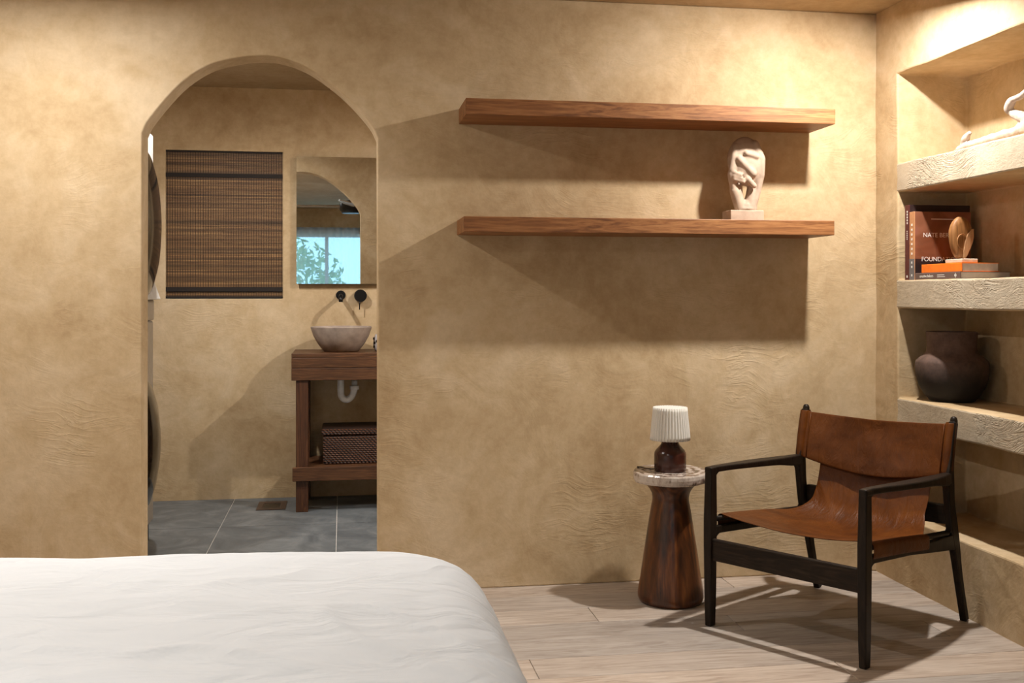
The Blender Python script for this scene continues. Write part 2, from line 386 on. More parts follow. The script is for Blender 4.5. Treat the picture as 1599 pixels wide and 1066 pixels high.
# ------------------------------------------------------------------ the setting
def wall_poly(name, outline, y0, y1, m, bevel=.006):
    """wall slab from an outline in x,z extruded from y0 to y1"""
    n = len(outline); V = [(x, y0, z) for x, z in outline] + [(x, y1, z) for x, z in outline]
    F = [tuple(range(n)), tuple(range(2 * n - 1, n - 1, -1))] + [(i, (i + 1) % n, n + (i + 1) % n, n + i) for i in range(n)]
    o = link(name, pydata(name, V, F), m, bevel=bevel, seg=3); tag(o, kind='structure'); return o
ARCH = [(-.783, 1.862), (-.753, 1.921), (-.642, 2.057), (-.534, 2.137), (-.434, 2.171), (-.3305, 2.187), (-.2504, 2.183), (-.1488, 2.150), (-.0489, 2.086), (.0387, 2.010), (.114, 1.923), (.1435, 1.866)]
arc = [(p.x, p.y) for p in catmull([(a, b, 0) for a, b in ARCH], 5)]
outl = [(XL - .15, 0), (-.785, 0), (-.785, .9)] + arc + [(.146, .9), (.146, 0), (XR + .7, 0), (XR + .7, ZC), (XL - .15, ZC)]
wb = wall_poly('wall_back', outl, YB, YB + WT, M['plaster'])

# right wall: four deep plastered niches
NY0, NY1, NX = 2.45, 4.182, 2.656
NZ = [(.285, .665), (.783, 1.1655), (1.284, 1.660), (1.782, 2.163)]
V, F, MI = [], [], []
def quad(a, b, c, d, mi=0):
    k = len(V); V.extend([a, b, c, d]); F.append((k, k + 1, k + 2, k + 3)); MI.append(mi)
zs = [0] + [z for p in NZ for z in p] + [ZC]
for i in range(len(zs) - 1):
    z0, z1 = zs[i], zs[i + 1]
    solid = i % 2 == 0
    quad((XR, NY1, z0), (XR, YB, z0), (XR, YB, z1), (XR, NY1, z1))
    quad((XR, YR, z0), (XR, NY0, z0), (XR, NY0, z1), (XR, YR, z1))
    if solid: quad((XR, NY0, z0), (XR, NY1, z0), (XR, NY1, z1), (XR, NY0, z1), 1 if 0 < i < 8 else 0)
    else:
        quad((NX, NY0, z0), (NX, NY1, z0), (NX, NY1, z1), (NX, NY0, z1))
        quad((XR, NY1, z0), (NX, NY1, z0), (NX, NY1, z1), (XR, NY1, z1))
        quad((XR, NY0, z0), (NX, NY0, z0), (NX, NY0, z1), (XR, NY0, z1))
        quad((XR, NY0, z0), (XR, NY1, z0), (NX, NY1, z0), (NX, NY0, z0))
        quad((XR, NY0, z1), (XR, NY1, z1), (NX, NY1, z1), (NX, NY0, z1))
# back and sides so the wall is a closed body
quad((NX + .1, YR, 0), (NX + .1, YB, 0), (NX + .1, YB, ZC), (NX + .1, YR, ZC))
me = bpy.data.meshes.new('wall_right'); me.from_pydata(V, [], F)
me.materials.append(M['plaster']); me.materials.append(M['plaster_rough'])
for p, i in zip(me.polygons, MI): p.material_index = i
bm = bmesh.new(); bm.from_mesh(me); bmesh.ops.remove_doubles(bm, verts=bm.verts, dist=1e-5); bmesh.ops.recalc_face_normals(bm, faces=bm.faces)
# the recalculation may flip an open shell: make the room side look into the room
if sum(f.normal.x for f in bm.faces if abs(f.calc_center_median().x - XR) < 1e-4) > 0: bmesh.ops.reverse_faces(bm, faces=bm.faces)
bm.to_mesh(me); bm.free()
wr = link('wall_right', me, None); tag(wr, kind='structure')
wobble(wr, .0045, .07, 6.0)
bv = wr.modifiers.new('edge', 'BEVEL'); bv.width = .007; bv.segments = 2; bv.limit_method = 'ANGLE'; bv.angle_limit = .8

def slab(name, x0, x1, y0, y1, z0, z1, m): 
    if name.startswith('wall'): z0 = -.06
    o = boxes(name, [(x0, x1, y0, y1, z0, z1)], m); tag(o, kind='structure'); return o
def wall_hole(name, x0, x1, z0, z1, hx0, hx1, hz0, hz1, y0, y1, m):
    V = []; F = []; z0 = -.06
    for y in (y0, y1):
        V += [(x0, y, z0), (x1, y, z0), (x1, y, z1), (x0, y, z1), (hx0, y, hz0), (hx1, y, hz0), (hx1, y, hz1), (hx0, y, hz1)]
    for k in (0, 8):
        for i in range(4): F.append((k + i, k + (i + 1) % 4, k + 4 + (i + 1) % 4, k + 4 + i))
    for i in range(4):
        F.append((i, (i + 1) % 4, 8 + (i + 1) % 4, 8 + i)); F.append((4 + i, 4 + (i + 1) % 4, 12 + (i + 1) % 4, 12 + i))
    o = link(name, pydata(name, V, F), m, bevel=.005); tag(o, kind='structure'); return o
slab('wall_left', XL - .15, XL, YR, YB, 0, ZC, M['plaster'])
wall_hole('wall_rear', XL - .15, XR + .7, 0, ZC, -.95, 1.25, .75, 2.10, YR - .15, YR, M['plaster'])
slab('ceiling', XL - .15, XR + .7, YR - .15, BY + .15, ZC, ZC + .12, M['ceiling'])
wall_hole('wall_bath_back', BXL - .1, BXR + .1, 0, ZC, -1.033, -.354, 1.2007, 2.084, BY, BY + .14, M['plaster'])
slab('wall_bath_left', BXL - .1, BXL, YB + WT, BY, 0, ZC, M['plaster'])
slab('wall_bath_right', BXR, BXR + .1, YB + WT, BY, 0, ZC, M['plaster'])

# oak plank floor: each plank a piece of its own
fl = slab('floor', XL - .15, XR + .7, YR - .15, YB + .03, -.06, -.016, M['underfloor'])
PW = .182; mesh_cache = {}
def plank(x0, x1, y0, y1):
    L = round(x1 - x0, 3); Wd = round(y1 - y0, 3)
    if (L, Wd) not in mesh_cache:
        v, f = boxdata(-L / 2 + .0012, L / 2 - .0012, -Wd / 2 + .0013, Wd / 2 - .0013, -.016, 0)
        mesh_cache[(L, Wd)] = pydata('plank', v, f)
    link('plank', mesh_cache[(L, Wd)], M['oak_floor'], fl, ((x0 + x1) / 2, (y0 + y1) / 2, 0), bevel=.0012, seg=1)
y = 4.216; row = 0
def plank_row(y0, y1, row):
    offs = [1.62, .571, .95, 1.45, .25, .62][row % 6]
    xs = [XL - .1, offs - 1.9, offs, offs + 1.9, XR + .03]
    xs = sorted(set([min(max(x, XL - .1), XR + .03) for x in xs]))
    for a, b in zip(xs, xs[1:]):
        if b - a > .02: plank(a, b, y0, y1)
plank_row(4.216, YB + .02, 0)
while y - PW > -1.2:
    row += 1; plank_row(y - PW, y, row); y -= PW
boxes('plank_rest', [(XL - .1, XR + .03, YR, y, -.016, 0)], M['oak_floor'], fl)

# bathroom floor of slate tiles, pale joints
tf = slab('floor_bath', BXL, BXR, YB + .03, BY, -.06, -.004, M['grout'])
TX, TY = .606, .70
tm = pydata('tile', *boxdata(-TX / 2 + .0028, TX / 2 - .0028, -TY / 2 + .0028, TY / 2 - .0028, -.006, 0))
for i in range(-3, 4):
    for j in range(3):
        x0 = -.028 + i * TX; y0 = 5.735 - (1 - j) * TY
        a, b, c, d = max(x0, BXL), min(x0 + TX, BXR), max(y0, YB + .04), min(y0 + TY, BY)
        if b - a < .02 or d - c < .02: continue
        if b - a > TX - .001 and d - c > TY - .001: link('tile', tm, M['tile'], tf, (x0 + TX / 2, y0 + TY / 2, 0))
        else: link('tile', pydata('tile', *boxdata(-(b - a) / 2 + .0028, (b - a) / 2 - .0028, -(d - c) / 2 + .0028, (d - c) / 2 - .0028, -.006, 0)), M['tile'], tf, ((a + b) / 2, (c + d) / 2, 0))
dr = empty('floor_drain', (-.40, 6.27, 0), 0, 'small bronze floor drain in the grey bathroom tiles', 'drain')
V, F = [], []
for (a, z) in ((.082, .0006), (.082, .004), (.052, .004), (.045, .001)):
    V += [(-a, -a * 1.5, z), (a, -a * 1.5, z), (a, a * 1.5, z), (-a, a * 1.5, z)]
for k in (0, 4, 8):
    for i in range(4): F.append((k + i, k + (i + 1) % 4, k + 4 + (i + 1) % 4, k + 4 + i))
link('drain_frame', pydata('drain_frame', V, F), M['drain'], dr)
boxes('drain_grate', [(-.045, .045, -.066, .066, .0005, .0016)] , M['black'], dr)

# ------------------------------------------------------------------ downlights
def downlight(x, y, power, label, z=2.40, core=3.2, aim=(0, 0, -1), tilt=(0, 0, -1)):
    e = empty('ceiling_downlight', (x, y, ZC), 0, label, 'downlight', 'warm ceiling downlights')
    lathe('housing', [(.047, z - ZC + .004), (.052, z - ZC + .004), (.054, z - ZC + .01), (.054, 0)], M['black'], e, n=32)
    lathe('lens', [(.046, z - ZC + .006), (.046, z - ZC + .009)], M['lens'], e, n=32)
    l = bpy.data.lights.new('downlight_beam', 'AREA'); l.shape = 'DISK'; l.size = .075; l.energy = power; l.color = LIGHT_COL
    lo = bpy.data.objects.new('downlight_beam', l); C.objects.link(lo); lo.parent = e; lo.location = (0, 0, z - ZC - .008); lo.rotation_euler = Vector(tilt).to_track_quat('-Z', 'Y').to_euler()
    l = bpy.data.lights.new('downlight_core', 'SPOT'); l.spot_size = math.radians(96); l.spot_blend = 1.0; l.shadow_soft_size = .03; l.energy = power * core; l.color = LIGHT_COL
    lo = bpy.data.objects.new('downlight_core', l); C.objects.link(lo); lo.parent = e; lo.location = (0, 0, z - ZC - .010); lo.rotation_euler = Vector(aim).to_track_quat('-Z', 'Y').to_euler()
downlight(2.03, 3.63, LIGHT_POWER * 1.1, 'ceiling downlight over the leather chair', aim=(-.36, -.12, -1), core=1.7, tilt=(-.20, .15, -1))
downlight(-1.11, 3.63, LIGHT_POWER * .74, 'ceiling downlight left of the arched doorway', aim=(.22, -.42, -1), core=4.0)
downlight(-.77, 5.16, LIGHT_POWER * .55, 'bathroom ceiling downlight near the laundry tower', aim=(.4, .75, -1))
downlight(1.39, 4.80, LIGHT_POWER * .7, 'bathroom ceiling downlight far right of the vanity', aim=(-.6, .7, -.9))
downlight(-1.11, .6, LIGHT_POWER * .75, 'added fill downlight over the bed')  # unseen fill lamp, added to brighten the duvet

# ------------------------------------------------------------------ windows, curtain (seen in the mirror)
def window(name, x0, x1, z0, z1, y, mull):
    w = empty(name, ((x0 + x1) / 2, y, z0)); tag(w, kind='structure'); hw = (x1 - x0) / 2; hh = z1 - z0
    t = .045
    boxes('window_frame', [(-hw, hw, -.03, .03, 0, t), (-hw, hw, -.03, .03, hh - t, hh), (-hw, -hw + t, -.03, .03, t, hh - t), (hw - t, hw, -.03, .03, t, hh - t)] + [(m_ - .025, m_ + .025, -.025, .025, t, hh - t) for m_ in mull], M['white_enamel'], w)
    ed = [-hw + t] + [q for m_ in mull for q in (m_ - .025, m_ + .025)] + [hw - t]
    for a, b in zip(ed[::2], ed[1::2]): boxes('pane', [(a, b, -.003, .003, t, hh - t)], M['glass'], w)
window('window_1', -1.033, -.354, 1.2007, 2.084, BY + .11, [])
window('window_2', -.95, 1.25, .75, 2.10, YR - .09, [-.367, .367])
cu = empty('sheer_curtain', (.15, YR + .06, .1), 0, 'sheer white curtain on a rod, reflected in the bathroom mirror', 'curtain')
V, F = [], []; nx, nz = 220, 12
for j in range(nz + 1):
    for i in range(nx + 1):
        x = -1.3 + 2.6 * i / nx; k = .6 + .4 * (1 - j / nz)
        V.append((x, .022 * k * math.sin(x * 52 + 1.5 * math.sin(x * 7)), 2.09 * j / nz))
for j in range(nz):
    for i in range(nx): F.append((j * (nx + 1) + i, j * (nx + 1) + i + 1, (j + 1) * (nx + 1) + i + 1, (j + 1) * (nx + 1) + i))
link('curtain_cloth', pydata('curtain_cloth', V, F), M['curtain'], cu, smooth=True)
tube('curtain_rod', [(-1.4, -.036, 2.07), (1.4, -.036, 2.07)], .010, M['black'], cu)
for x in (-1.2, .13, 1.2): boxes('rod_bracket', [(x - .02, x + .02, -.058, .03, 1.985, 2.10)], M['black'], cu)

# ceiling fan, seen only in the mirror
fan = empty('ceiling_fan', (.10, 1.35, ZC), .0, 'dark ceiling fan reflected in the bathroom mirror', 'fan')
lathe('motor_housing', [(.03, -.36), (.10, -.355), (.125, -.32), (.125, -.25), (.06, -.22), (.02, -.21), (.02, -.03), (.06, -.02), (.06, 0)], M['black'], fan)
for k in range(4):
    a = k * PI / 2 + .12; ca, sa = math.cos(a), math.sin(a)
    V = []
    for r, hw in ((.10, .035), (.2, .06), (.55, .07), (.6, .05)):
        for s in (-1, 1):
            for z in (-.012, 0): V.append((r * ca - s * hw * sa, r * sa + s * hw * ca, -.27 + z + s * .012))
    F = []
    for j in range(3):
        q = j * 4
        F += [(q, q + 4, q + 5, q + 1), (q + 2, q + 3, q + 7, q + 6), (q, q + 2, q + 6, q + 4), (q + 1, q + 5, q + 7, q + 3)]
    F += [(0, 1, 3, 2), (12, 14, 15, 13)]
    link('fan_blade', pydata('fan_blade', V, F), M['shaded_washer_grey'], fan)

# garden shrub outside the rear window
for (sx, sy, sr, lab) in ((-.75, -4.6, .85, 'leafy garden shrub outside the window, reflected at left in the mirror'), (1.15, -5.0, .9, 'leafy garden shrub outside the window, reflected near the rod bracket')):
    sh = empty('garden_shrub', (sx, sy, 0), 0, lab, 'shrub', 'garden shrubs outside the window')
    V, F = [], []
    for k in range(1100):
        u = Vector((random.gauss(0, 1), random.gauss(0, 1), random.gauss(0, 1))).normalized() * sr * random.uniform(.55, 1)
        c = Vector((u.x, u.y, 1.35 + u.z * .95)); a = Vector((random.gauss(0, 1), random.gauss(0, 1), random.gauss(0, 1))).normalized(); b2 = a.orthogonal().normalized()
        q = len(V); V += [c - a * .07, c + b2 * .03, c + a * .07, c - b2 * .03]; F.append((q, q + 1, q + 2, q + 3))
    me = bpy.data.meshes.new('foliage'); me.from_pydata([tuple(v) for v in V], [], F); tag(link('foliage', me, M['leafgreen'], sh), kind='stuff')
    tube('stem', [(0, 0, 0), (.03, 0, .7), (0, .02, 1.3)], [.04, .03, .02], M['vanity_wood_z'], sh)

# ------------------------------------------------------------------ floating shelves
def shelf(z0, z1, x0, x1, label):
    e = box('floating_shelf', x0, x1, 4.116, YB, z0, z1, M['shelf_wood'], None, .0025); tag(e, label, 'shelf', 'floating shelves'); return e
shelf(1.930, 1.994, .479, 2.022, 'upper thick wooden floating shelf, empty, on the plaster wall')
shelf(1.469, 1.530, .471, 2.018, 'lower thick wooden floating shelf carrying the carved stone sculpture')

# ------------------------------------------------------------------ carved sculpture
def capsule(bm, a, b, ra, rb, n=14, k=8):
    a, b = Vector(a), Vector(b); path = [a + (b - a) * t / k for t in range(k + 1)]
    rad = [ra + (rb - ra) * t / k for t in range(k + 1)]
    V, F = tube_data(path, rad, n); vs = [bm.verts.new(v) for v in V]
    for f in F: bm.faces.new([vs[i] for i in f])
    for c, r in ((a, ra), (b, rb)): bmesh.ops.create_uvsphere(bm, u_segments=n, v_segments=8, radius=r * 1.0, matrix=Matrix.Translation(c))
def ell(bm, c, r, rot=(0, 0, 0)):
    m = Matrix.Translation(c) @ Matrix.Rotation(rot[1], 4, 'Y') @ Matrix.Rotation(rot[0], 4, 'X') @ Matrix.Diagonal((*r, 1))
    bmesh.ops.create_uvsphere(bm, u_segments=28, v_segments=18, radius=1, matrix=m)
def remesh(name, bm, m, parent, vox, smooth=6, loc=None):
    me = bpy.data.meshes.new(name); bm.to_mesh(me); bm.free(); o = link(name, me, m, parent, loc)
    r = o.modifiers.new('merge', 'REMESH'); r.mode = 'VOXEL'; r.voxel_size = vox; r.use_smooth_shade = True
    s = o.modifiers.new('soft', 'SMOOTH'); s.factor = .5; s.iterations = smooth
    return o
sc = empty('carved_sculpture', (1.683, 4.25, 1.530), 0, 'pale carved stone sculpture of folded limbs on a square base, on the lower shelf', 'sculpture')
box('base', -.085, .062, -.05, .05, 0, .046, M['sculpt'], sc, .004)
bm = bmesh.new()
ell(bm, (.0, .008, .262), (.077, .040, .099))                  # bowed back and head
ell(bm, (.008, .0, .235), (.066, .040, .085))
capsule(bm, (.036, -.006, .325), (.062, -.010, .265), .022, .021)   # right shoulder and upper arm
capsule(bm, (.062, -.010, .265), (.062, -.010, .195), .021, .018)
capsule(bm, (.062, -.008, .195), (.050, -.006, .13), .018, .015)
capsule(bm, (.050, -.006, .13), (.026, -.004, .056), .016, .018)
capsule(bm, (-.046, -.006, .315), (-.064, -.012, .215), .016, .016)  # left forearm
capsule(bm, (-.066, -.008, .20), (-.050, -.004, .13), .017, .019)
capsule(bm, (-.050, -.004, .13), (-.022, 0, .052), .022, .024)     # left leg
capsule(bm, (-.038, .006, .15), (-.022, .004, .06), .022, .022)
capsule(bm, (.030, .004, .15), (.022, .004, .056), .02, .03)
capsule(bm, (-.040, -.028, .262), (.020, -.034, .20), .013, .016)  # crossing forearm folds
capsule(bm, (-.010, -.034, .285), (.036, -.032, .272), .011, .012)
capsule(bm, (-.005, -.034, .178), (.024, -.034, .150), .013, .012)
for i, z in enumerate((.205, .190, .176)): capsule(bm, (-.060, -.026, z), (-.034 + .006 * i, -.038, z - .012), .008, .007)
capsule(bm, (.004, 0, .062), (.006, 0, .075), .026, .02)
ell(bm, (0, .0, .054), (.046, .03, .012))
remesh('carved_figure', bm, M['sculpt'], sc, .0042, 3)

# ------------------------------------------------------------------ side table
tb = empty('side_table', (1.297, 4.07, 0), .6, 'turned wooden cone side table with a petrified wood top, beside the leather chair', 'table')
lathe('pedestal', [(0, 0), (.112, 0), (.124, .004), (.1305, .018), (.131, .034), (.128, .055), (.120, .10), (.107, .19), (.0925, .285), (.080, .365), (.0735, .400), (.0725, .415), (.0755, .432), (.084, .449), (.096, .463), (.106, .474), (.107, .478)], M['cone_wood'], tb, n=64)
V, F = [], []; n = 96
def slab_r(a): return .156 * (1 + .035 * math.sin(2 * a + .4) + .022 * math.sin(5 * a) + .018 * noise.noise((math.cos(a) * 3, math.sin(a) * 3, 2)))
prof = [(.0, .478), (.90, .478), (.965, .482), (.99, .49), (1.0, .503), (.995, .515), (.975, .521), (.0, .521)]
for r, z in prof:
    for i in range(n):
        a = 2 * PI * i / n; q = slab_r(a) * r * (1 + (.012 * noise.noise((a * 9, z * 20, 0)) if .9 < r else 0)); V.append((q * math.cos(a), q * math.sin(a), z))
for j in range(len(prof) - 1):
    for i in range(n): F.append((j * n + i, j * n + (i + 1) % n, (j + 1) * n + (i + 1) % n, (j + 1) * n + i))
me = pydata('table_top', V, F); bm = bmesh.new(); bm.from_mesh(me); bmesh.ops.remove_doubles(bm, verts=bm.verts, dist=1e-5); bm.to_mesh(me); bm.free()
link('table_top', me, M['petrified'], tb, smooth=False, bevel=0)

# ------------------------------------------------------------------ table lamp
lp = empty('table_lamp', (1.292, 4.06, .521), 0, 'small table lamp with white pleated shade and dark red wooden body', 'lamp')
lathe('lamp_body', [(0, 0), (.060, 0), (.0635, .004), (.0635, .066), (.062, .074), (.057, .083), (.046, .095), (.038, .104), (.034, .112), (.034, .124), (.030, .129), (.008, .130), (.008, .150)], M['lamp_body'], lp, n=48)
V, F = [], []; n = 40 * 8
for j in range(9):
    t = j / 8; z = .124 + .130 * t
    for i in range(n):
        a = 2 * PI * i / n; ph = (i % 8) / 8
        r = (.079 - .0125 * t) * (1 + .024 * math.cos(2 * PI * ph)); V.append((r * math.cos(a), r * math.sin(a), z))
for j in range(8):
    for i in range(n): F.append((j * n + i, j * n + (i + 1) % n, (j + 1) * n + (i + 1) % n, (j + 1) * n + i))
so = link('lamp_shade', pydata('lamp_shade', V, F), M['shade'], lp, smooth=True); so.modifiers.new('thick', 'SOLIDIFY').thickness = .0012
lathe('shade_ring', [(.010, .249), (.066, .249), (.066, .2515), (.010, .2515)], M['shade'], lp, n=40)
tube('power_cord', [(-.062, .02, .006), (-.072, .03, .004), (-.09, .06, .0035), (-.10, .09, .0035), (-.105, .105, .002)], .0025, M['cord'], lp, 8)

# ------------------------------------------------------------------ leather sling chair
ch = empty('sling_armchair', (1.345, 3.743, 0), math.atan2(-.8295, .5585), 'dark wooden armchair with a cognac leather sling seat and back', 'armchair')
W = .616
for s, w in ((-1, 0.0), (1, W)):
    # front leg: straight, slightly swollen at the rail, top flows into the arm
    bar('leg', [(w, .000, 0.0, .0130, .0165), (w, .000, .10, .0150, .019), (w, .000, .30, .0165, .021), (w, .001, .40, .0165, .022), (w, .003, .50, .0155, .0195), (w, .004, .585, .015, .018)], M['dark_wood'], ch, .005)
    # back leg and post: boomerang
    path = catmull([(.748, 0, 0), (.700, .15, 0), (.668, .27, 0), (.640, .37, 0), (.620, .46, 0), (.614, .56, 0), (.632, .66, 0), (.656, .752, 0)], 5)
    n = len(path); pts = []
    for i, p in enumerate(path):
        z = p.y; ht = .014 + .012 * math.exp(-((z - .36) / .12) ** 2) + .009 * math.exp(-((z - .53) / .06) ** 2)
        pts.append((w, p.x, z, .013, ht))
    lg = bar('leg', pts, M['dark_wood'], ch, .005)
    lathe('post_cap', [(0, .016), (.006, .0155), (.011, .011), (.0135, .003), (.0135, -.012)][::-1], M['dark_wood'], lg, (w, .6575, .756), 20)
    # arm: flat paddle, widest at mid length
    ap = [(-.016, .574, .015, .012), (.03, .5755, .016, .0115), (.10, .574, .019, .011), (.20, .570, .025, .011), (.32, .565, .029, .012), (.44, .559, .027, .014), (.53, .552, .022, .019), (.585, .549, .017, .022), (.612, .551, .014, .020)]
    bar('armrest', [(w + s * (hw - .014) * .75, d, z, hw, ht) for d, z, hw, ht in ap], M['dark_wood'], ch, .006)
    # webs that round the corners of the frame openings
    def web(name, d0, z0, d1, z1, r):
        V, F = [], []; k = 8
        cx, cz = d0 + math.copysign(r, d1 - d0), z0 + math.copysign(r, z1 - z0)
        arc_ = [(cx - math.copysign(r, d1 - d0) * math.cos(t * PI / 2 / k), cz - math.copysign(r, z1 - z0) * math.sin(t * PI / 2 / k)) for t in range(k + 1)]
        ol = [(d0, z0)] + arc_
        for ww in (w - .011, w + .011): V += [(ww, a, b) for a, b in ol]
        m_ = len(ol); F = [tuple(range(m_)), tuple(range(2 * m_ - 1, m_ - 1, -1))] + [(i, (i + 1) % m_, m_ + (i + 1) % m_, m_ + i) for i in range(m_)]
        link(name, pydata(name, V, F), M['dark_wood'], ch)
    web('corner_web', .016, .566, .2, .4, .035); web('corner_web', .016, .338, .2, .2, .038); web('corner_web', .590, .535, .4, .4, .030)
    web('corner_web', .628, .352, .5, .5, .040); web('corner_web', .655, .295, .5, .2, .03)
    # side rail sloping to the rear, and the leather-covered bar above it
    bar('side_rail', [(w, .006, .352, .011, .014), (w, .30, .334, .011, .014), (w, .50, .320, .012, .022), (w, .655, .312, .012, .030)], M['dark_wood'], ch, .004)
box('front_rail', .012, W - .012, -.010, .010, .243, .323, M['dark_wood_x'], ch, .004)
box('rear_rail', .012, W - .012, .638, .660, .372, .445, M['dark_wood_x'], ch, .004)

# leather seat: hangs between the side bars, free edges sweep up behind the back sling
def grid_obj(name, rows, m, parent, thick):
    nv = len(rows[0]); V = [p for r in rows for p in r]; F = []
    for j in range(len(rows) - 1):
        for i in range(nv - 1): F.append((j * nv + i, j * nv + i + 1, (j + 1) * nv + i + 1, (j + 1) * nv + i))
    o = link(name, pydata(name, V, F), m, parent, smooth=True)
    sd = o.modifiers.new('thick', 'SOLIDIFY'); sd.thickness = thick; sd.offset = 0
    sb = o.modifiers.new('sub', 'SUBSURF'); sb.levels = 1; sb.render_levels = 2
    return o
ctrl = catmull([(.064, .404, 0), (.13, .399, 0), (.22, .392, 0), (.34, .380, 0), (.43, .372, 0), (.50, .371, 0), (.560, .390, 0), (.600, .435, 0), (.632, .51, 0), (.650, .60, 0)], 5)
info = []                                            # (w0, w1, sag) along the path
for k, p in enumerate(ctrl):
    t = k / 5
    inset = 0 if t < 3.9 else .075 * min(1, (t - 3.9) / 2.6) ** .8
    sag = [.028, .036, .044, .050, .046, .034, .018, .008, .004, .0][min(9, int(t))] * (1 - (t % 1)) + [.028, .036, .044, .050, .046, .034, .018, .008, .004, .0, 0][min(9, int(t)) + 1] * (t % 1)
    info.append((inset, W - inset, sag))
rows = []
NW = 24
for k, p in enumerate(ctrl):
    w0, w1, sag = info[k]; r = []
    tx = ctrl[min(k + 1, len(ctrl) - 1)] - ctrl[max(k - 1, 0)]; tx.normalize(); nrm = (tx.y, -tx.x)     # pushes down and rearward
    for i in range(NW + 1):
        u = i / NW; s_ = sag * (1 - (2 * u - 1) ** 2)
        wr_ = .0022 * noise.noise((u * 5, k * .28, 3))
        fx = .010 * (1 - (2 * u - 1) ** 2) * max(0, 1 - k / 6)   # front edge bows back a little
        r.append((w0 + (w1 - w0) * u, p.x + nrm[0] * (s_ + wr_) + fx, p.y + nrm[1] * (s_ + wr_)))
    rows.append(r)
grid_obj('leather_seat', rows, M['leather'], ch, .004)
for w in (0.0, W):                                   # leather wrapped round the side bars
    sgn = -1 if w == 0 else 1
    rows = []
    for d, z in ((.062 if w == 0 else .030, .395), (.15, .388), (.30, .376), (.44, .361)):
        rows.append([(w - sgn * .016, d, z - .008), (w - sgn * .012, d, z + .006), (w, d, z + .011), (w + sgn * .0125, d, z + .006), (w + sgn * .0145, d, z - .012), (w + sgn * .0140, d, z - .042), (w + sgn * .006, d, z - .047), (w - sgn * .010, d, z - .040)])
    grid_obj('leather_side_wrap', rows, M['leather'], ch, .003)
    tube('side_bar', [(w, .004, .392), (w, .60, .350)], .0105, M['dark_wood'], ch, 12)
# leather back: sleeve on each post and the panel between them
def post_d(z):
    a = [(.46, .620), (.56, .614), (.66, .632), (.765, .659)]
    for (z0, d0), (z1, d1) in zip(a, a[1:]):
        if z <= z1: return d0 + (d1 - d0) * (z - z0) / (z1 - z0)
    return .659
rows = []; NR = 14
for j in range(NR + 1):
    t = j / NR; r = []
    for i in range(29):
        u = i / 28; q = 1 - (2 * u - 1) ** 2
        zb = .568 - .048 * q ** .9; zt = .746 - .012 * q
        z = zb + (zt - zb) * t; d = post_d(z) - .016 * (1 - q) ** 6 + .012 * q + .007 * q * noise.noise((u * 4, t * 2.2, 1.5)) * 2 + .012 * q * math.sin(t * PI)
        d = d - .016 * (1 - t) * q
        r.append((W * u, d, z))
    rows.append(r)
grid_obj('leather_back', rows, M['leather'], ch, .004)
for w in (0.0, W):
    sgn = 1 if w == 0 else -1
    path = [(w, post_d(z), z) for z in (.566, .60, .64, .68, .72, .750)]
    rings = []
    for (x, d, z) in path:
        rings.append([(x - (.007 if w > 0 else 0) + .0195 * math.cos(a), d + .0215 * math.sin(a), z) for a in [2 * PI * i / 18 for i in range(19)]])
    so = grid_obj('leather_sleeve', rings, M['leather'], ch, .003)
    tube('sleeve_seam', [(w + sgn * .030, post_d(z) - .012 + .004, z) for z in (.560, .62, .68, .745)], .0022, M['leather'], ch, 6)

